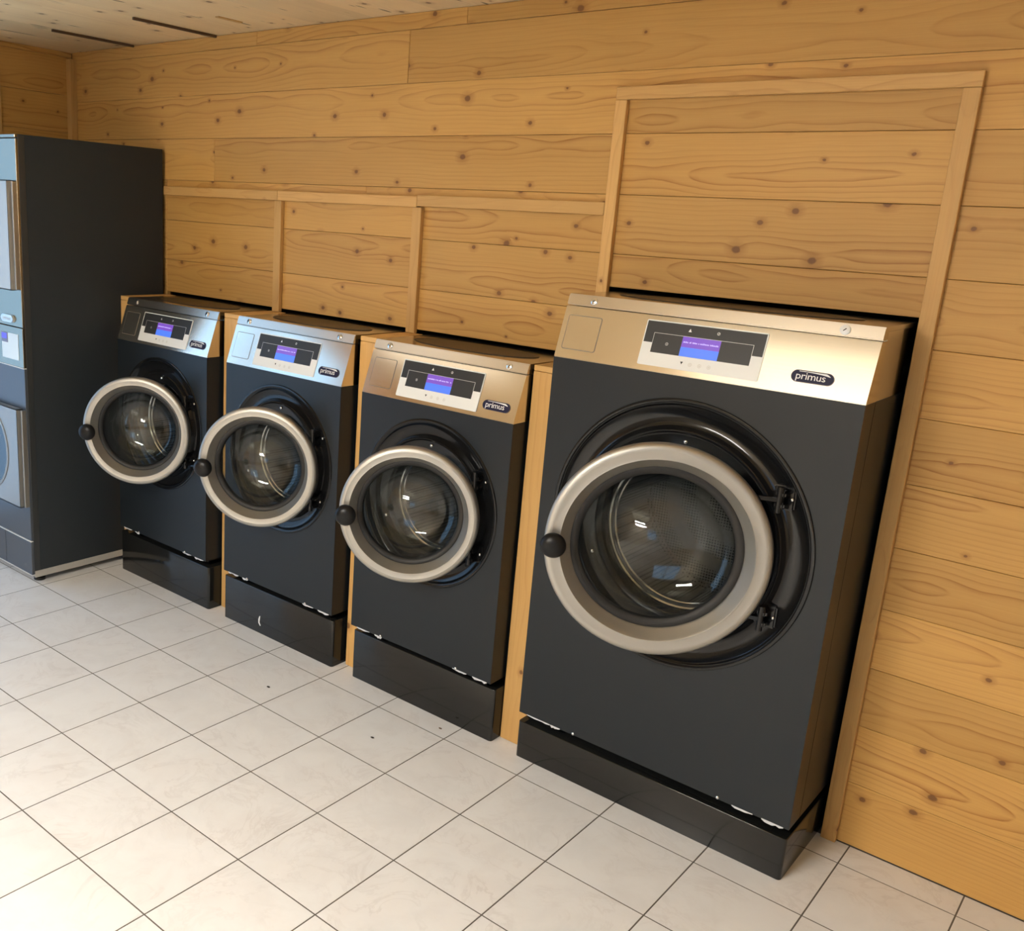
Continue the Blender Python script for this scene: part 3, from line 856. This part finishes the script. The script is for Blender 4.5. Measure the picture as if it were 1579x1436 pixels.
    kp = [(0, -.052), (.35 * kr, -.0512), (.65 * kr, -.048), (.88 * kr, -.042), (kr, -.033), (.98 * kr, -.025), (.85 * kr, -.018), (.45 * kr, -.014), (.42 * kr, .0)]
    lathe_obj('knob', kp, KNOBM, door, 40, (kx_, 0, -0.012), deg=60)
    # hinges
    hx, hzs = hinge
    for hz in hzs:
        bm = bmesh.new()
        add_box(bm, hx - 0.012, hx + 0.045, 0.004, 0.018, cz + hz - 0.032, cz + hz + 0.032)
        add_box(bm, hx + 0.004, hx + 0.030, -0.030, 0.006, cz + hz - 0.024, cz + hz - 0.006)
        add_box(bm, hx + 0.004, hx + 0.030, -0.030, 0.006, cz + hz + 0.006, cz + hz + 0.024)
        bmesh.ops.bevel(bm, geom=bm.edges[:], offset=0.005, segments=2, affect='EDGES')
        # pin and arm towards the door ring
        nb = 16
        c_ = (hx + 0.015, -0.024)
        lo = [bm.verts.new((c_[0] + .009 * math.cos(2 * math.pi * k / nb), c_[1] + .009 * math.sin(2 * math.pi * k / nb), cz + hz - .034)) for k in range(nb)]
        hi = [bm.verts.new((v.co.x, v.co.y, cz + hz + .034)) for v in lo]
        for k in range(nb): bm.faces.new((lo[k], lo[(k + 1) % nb], hi[(k + 1) % nb], hi[k]))
        bm.faces.new(lo[::-1]); bm.faces.new(hi)
        ex = dcx + ro * 0.93 * math.cos(ang) * math.cos(math.asin(min(.9, abs(hz) / ro)))
        ey = dy + ro * 0.93 * math.sin(ang) * math.cos(math.asin(min(.9, abs(hz) / ro))) + 0.02
        A = Vector((c_[0], c_[1], 0)); B = Vector((ex, ey, 0)); d_ = B - A; ln = d_.length; d_.normalize()
        M_ = Matrix(((d_.x, -d_.y, 0, A.x), (d_.y, d_.x, 0, A.y), (0, 0, 1, cz + hz), (0, 0, 0, 1)))
        add_box(bm, 0, ln, -0.007, 0.007, -0.005, 0.005, M_)
        link('hinge', autosmooth(mesh(bm, 'hinge'), 40), BLACKG, t)
        bm = bmesh.new(); lathe(bm, [(0, -.003), (.004, -.002), (.005, .001)], 12, (hx + 0.037, 0.004, cz + hz))
        link('hinge_screw', mesh(bm, 'hinge_screw', True), CHROME, t)
    return t

SM = dict(Wd=0.643, zb=0.2229, zq=0.1926, zp=1.110, zt=1.2932, sback=0.0614, R1=0.290, cz=0.774, ro=0.231, u_disp=0.1525, u_coin=(0.0222, 0.1200), u_logo=0.5136,
          u_locks=(0.0705, 0.5726), v_off=-0.0035, group='small washing machines', hinge=(0.195, (0.128, -0.118)))
F = -0.3325
washing_machine('small dark grey washing machine beside the dryer, farthest from the large one', -0.7575, F, ang=math.radians(36), dcx=0.062, pl=(-0.333, 0.3315, 0.011), seed=1, **SM)
m2 = washing_machine('middle of the three small dark grey washing machines', 0.0110, F, ang=math.radians(31), dcx=0.048, pl=(-0.338, 0.3167, 0.017), seed=2, **SM)
washing_machine('small dark grey washing machine next to the large one', 0.7578, F, ang=math.radians(31), dcx=0.046, pl=(-0.330, 0.3265, 0.025), seed=3, **SM)
washing_machine('large dark grey washing machine under the tall wooden frame', 1.6286, -0.3129, 0.8794, 0.1608, 0.1290, 1.3365, 1.5215, 0.0570, 0.387, 0.888,
                math.radians(26.5), 0.030, 0.296, (-0.4397, 0.4397, 0.0), 0.2680, (0.0186, 0.1262), 0.6909, (0.0869, 0.7889), 0.0, None, (0.268, (0.178, -0.150)), True, 4)
# white chip on the plinth of the middle small machine
bm = bmesh.new()
pts = [(-0.115, 0.060), (-0.109, 0.075), (-0.104, 0.078), (-0.106, 0.062), (-0.108, 0.048), (-0.100, 0.036), (-0.104, 0.034), (-0.114, 0.045)]
a = [bm.verts.new((x, 0.0160, z)) for x, z in pts]; b_ = [bm.verts.new((x, 0.0175, z)) for x, z in pts]
bm.faces.new(a); bm.faces.new(b_[::-1])
for k in range(len(pts)): bm.faces.new((a[k], a[(k + 1) % len(pts)], b_[(k + 1) % len(pts)], b_[k]))
o = link('paint_chip', mesh(bm, 'paint_chip'), PRINT, [c for c in m2.children if c.name.startswith('plinth')][0])
o['label'] = 'small white chip on the black plinth'

# ------------------------------------------------------------------ tumble dryer
DX0, DX1, DF, DZ = -1.785, -1.1662, -0.7262, 1.9508
t = thing('tumble_dryer', 'tall dark double tumble dryer with steel front at the left edge', 'tumble dryer', ((DX0 + DX1) / 2, DF, 0))
hw = (DX1 - DX0) / 2
cxr = 0.0
box_obj('cabinet', -hw, hw, 0.0, -DF - 0.022, 0.062, DZ, DRYER_SIDE, t, 0.0025, 2)
box_obj('corner_strip', hw - 0.001, hw + 0.0012, 0.0005, 0.028, 0.064, DZ - 0.004, simple('corner_strip_grey', (0.030, 0.033, 0.034), 0.35), t, 0.0005)
# steel front pieces
box_obj('top_rim', -hw + 0.001, hw - 0.001, -0.012, 0.002, 1.9365, DZ, DSTEEL, t, 0.002)
box_obj('upper_front_panel', -hw + 0.001, hw - 0.001, -0.010, 0.002, 1.165, 1.9340, DSTEEL, t, 0.0015)
def port_door(name, z0, z1, r, cz_, mat, dark):
    bm = bmesh.new()
    hd = 0.2855
    y = -0.042
    rect_with_hole(bm, hd, z0, z1, y, cz_, r, 72)
    ring = [bm.verts.new((r * 0.97 * math.cos(2 * math.pi * k / 72), y + 0.026, cz_ + r * 0.97 * math.sin(2 * math.pi * k / 72))) for k in range(72)]
    add_box(bm, hd - 0.004, hd, y, -0.016, z0, z1); add_box(bm, -hd, -hd + 0.004, y, -0.016, z0, z1)
    add_box(bm, -hd, hd, y, -0.016, z1 - 0.004, z1); add_box(bm, -hd, hd, y, -0.016, z0, z0 + 0.004)
    bmesh.ops.delete(bm, geom=ring, context='VERTS')
    d = link(name, mesh(bm, name), mat, t)
    lathe_obj('port_rim', [(r + .004, y - .003), (r - .006, y - .005), (r - .016, y + .004), (r - .020, y + .026), (r + .002, y + .026)], mat, d, 72, (0, 0, cz_), True)
    lathe_obj('port_glass', [(0, y + .022), (r * .6, y + .020), (r - .018, y + .016), (r - .018, y + .024), (0, y + .028)], simple('dark_port_glass', (0.012, 0.016, 0.022), 0.08), d, 72, (0, 0, cz_))
    # channel and hinge strip on the right-hand edge
    box_obj('edge_channel', hd - 0.002, hd + 0.010, -0.024, -0.014, z0 + 0.014, z1 - 0.014, BLACKM, d)
    box_obj('hinge_strip', hd + 0.010, hd + 0.0225, -0.030, -0.0105, z0 + 0.004, z1 - 0.004, simple('hinge_strip_steel', (0.36, 0.34, 0.30), 0.35, 0.8), d, 0.001)
    return d
port_door('upper_door', 1.322, 1.769, 0.195, 1.545, DDOOR2, False)
port_door('lower_door', 0.365, 0.812, 0.195, 0.600, DDOOR, True)
box_obj('lower_front_panel', -hw + 0.001, hw - 0.001, -0.010, 0.002, 0.2085, 0.9885, DPANEL, t, 0.0015)
cpn = box_obj('control_panel', 0.098, hw - 0.001, -0.012, 0.002, 0.992, 1.1625, DSTEEL, t, 0.0015)
box_obj('control_panel_blank', -hw + 0.001, 0.095, -0.012, 0.002, 0.992, 1.1625, DSTEEL, t, 0.0015)
box_obj('edge_line', -hw + 0.001, hw - 0.001, -0.0125, 0.0, 0.9885, 0.9915, PRINT, t)
X = lambda xw: xw - (DX0 + DX1) / 2
box_obj('label_card', X(-1.346), X(-1.205), -0.0135, -0.0115, 1.021, 1.133, simple('label_card', (0.66, 0.74, 0.76), 0.4), cpn)
box_obj('small_screen', X(-1.348), X(-1.292), -0.0145, -0.0130, 1.090, 1.133, simple('small_screen_frame', (0.16, 0.15, 0.22), 0.3), cpn)
box_obj('screen_lit', X(-1.343), X(-1.300), -0.0152, -0.0140, 1.105, 1.129, simple('small_screen_blue', (0.02, 0.02, 0.1), 0.3, emit=(0.10, 0.08, 0.75)), cpn)
bm = bmesh.new()
pts = rrect(X(-1.338), X(-1.232), 1.180, 1.212, 0.0155, 8)
a = [bm.verts.new((x, -0.019, z)) for x, z in pts]; b_ = [bm.verts.new((x, -0.010, z)) for x, z in pts]
bm.faces.new(a); bm.faces.new(b_[::-1])
for k in range(len(pts)): bm.faces.new((a[k], a[(k + 1) % len(pts)], b_[(k + 1) % len(pts)], b_[k]))
bmesh.ops.bevel(bm, geom=[e for e in bm.edges if all(v.co.y < -0.0185 for v in e.verts)], offset=0.003, segments=2, affect='EDGES')
bdg = link('badge', autosmooth(mesh(bm, 'badge'), 40), simple('badge_silver', (0.60, 0.60, 0.58), 0.3, 0.8), t)
me = text_mesh('primus', 0.026)
me.transform(Matrix.Diagonal((1.0, 0.95, 1, 1)))
me.transform(Matrix.Translation((X(-1.285), -0.0193, 1.189)) @ Matrix.Rotation(math.radians(90), 4, 'X'))
link('lettering', me, PRINTG, bdg)
# kick panels, base rail, feet
for x0, x1 in ((-hw + 0.001, X(-1.402)), (X(-1.398), hw - 0.001)):
    k_ = box_obj('kick_panel', x0, x1, -0.012, 0.002, 0.046, 0.2035, DPANEL, t, 0.001)
    box_obj('kick_edge', x0, x1, -0.0126, 0.0, 0.2035, 0.2060, PRINT, k_)
    box_obj('kick_edge', x0, x1, -0.0126, 0.0, 0.0435, 0.0460, PRINT, k_)
box_obj('base_rail', -hw + 0.003, hw - 0.001, 0.003, -DF - 0.03, 0.030, 0.0615, RAILG, t, 0.001)
for x in (-hw + 0.05, hw - 0.05):
    for y in (0.05, 0.6):
        bm = bmesh.new()
        ring = [(0.016, 0.0305), (0.016, 0.016), (0.026, 0.012), (0.026, 0.0005), (0, 0.0005)]
        lathe(bm, [(r, z) for r, z in ring], 20)
        for v in bm.verts: v.co = Vector((v.co.x + x, v.co.z + y, v.co.y))
        link('foot', autosmooth(mesh(bm, 'foot')), BLACKM, t)

# ------------------------------------------------------------------ crumbs on the tiles
CRUMB = simple('dark_crumb', (0.03, 0.022, 0.016), 0.8)
CRUMB2 = simple('brown_crumb', (0.16, 0.10, 0.06), 0.8)
for lab, x, y, r, m in (('dark crumb on the tile in front of the third small machine', 0.788, -0.581, 0.0045, CRUMB),
                        ('dark crumb on the tile in front of the middle small machine', 0.283, -0.601, 0.005, CRUMB),
                        ('brown crumb close to the plinth of the third small machine', 0.911, -0.364, 0.0045, CRUMB2)):
    bm = bmesh.new()
    bmesh.ops.create_icosphere(bm, subdivisions=2, radius=1.0)
    rr = random.Random(lab)
    for v in bm.verts:
        k = rr.uniform(0.7, 1.15)
        v.co = Vector((v.co.x * r * 1.5 * k, v.co.y * r * k, (v.co.z + 1.0) * r * 0.35 * k))
    zmin = min(v.co.z for v in bm.verts)
    for v in bm.verts: v.co.z -= zmin
    tag(link('crumb', mesh(bm, 'crumb', True), m, None, (x, y, 0.0)), lab, 'crumb', 'crumbs on the floor')
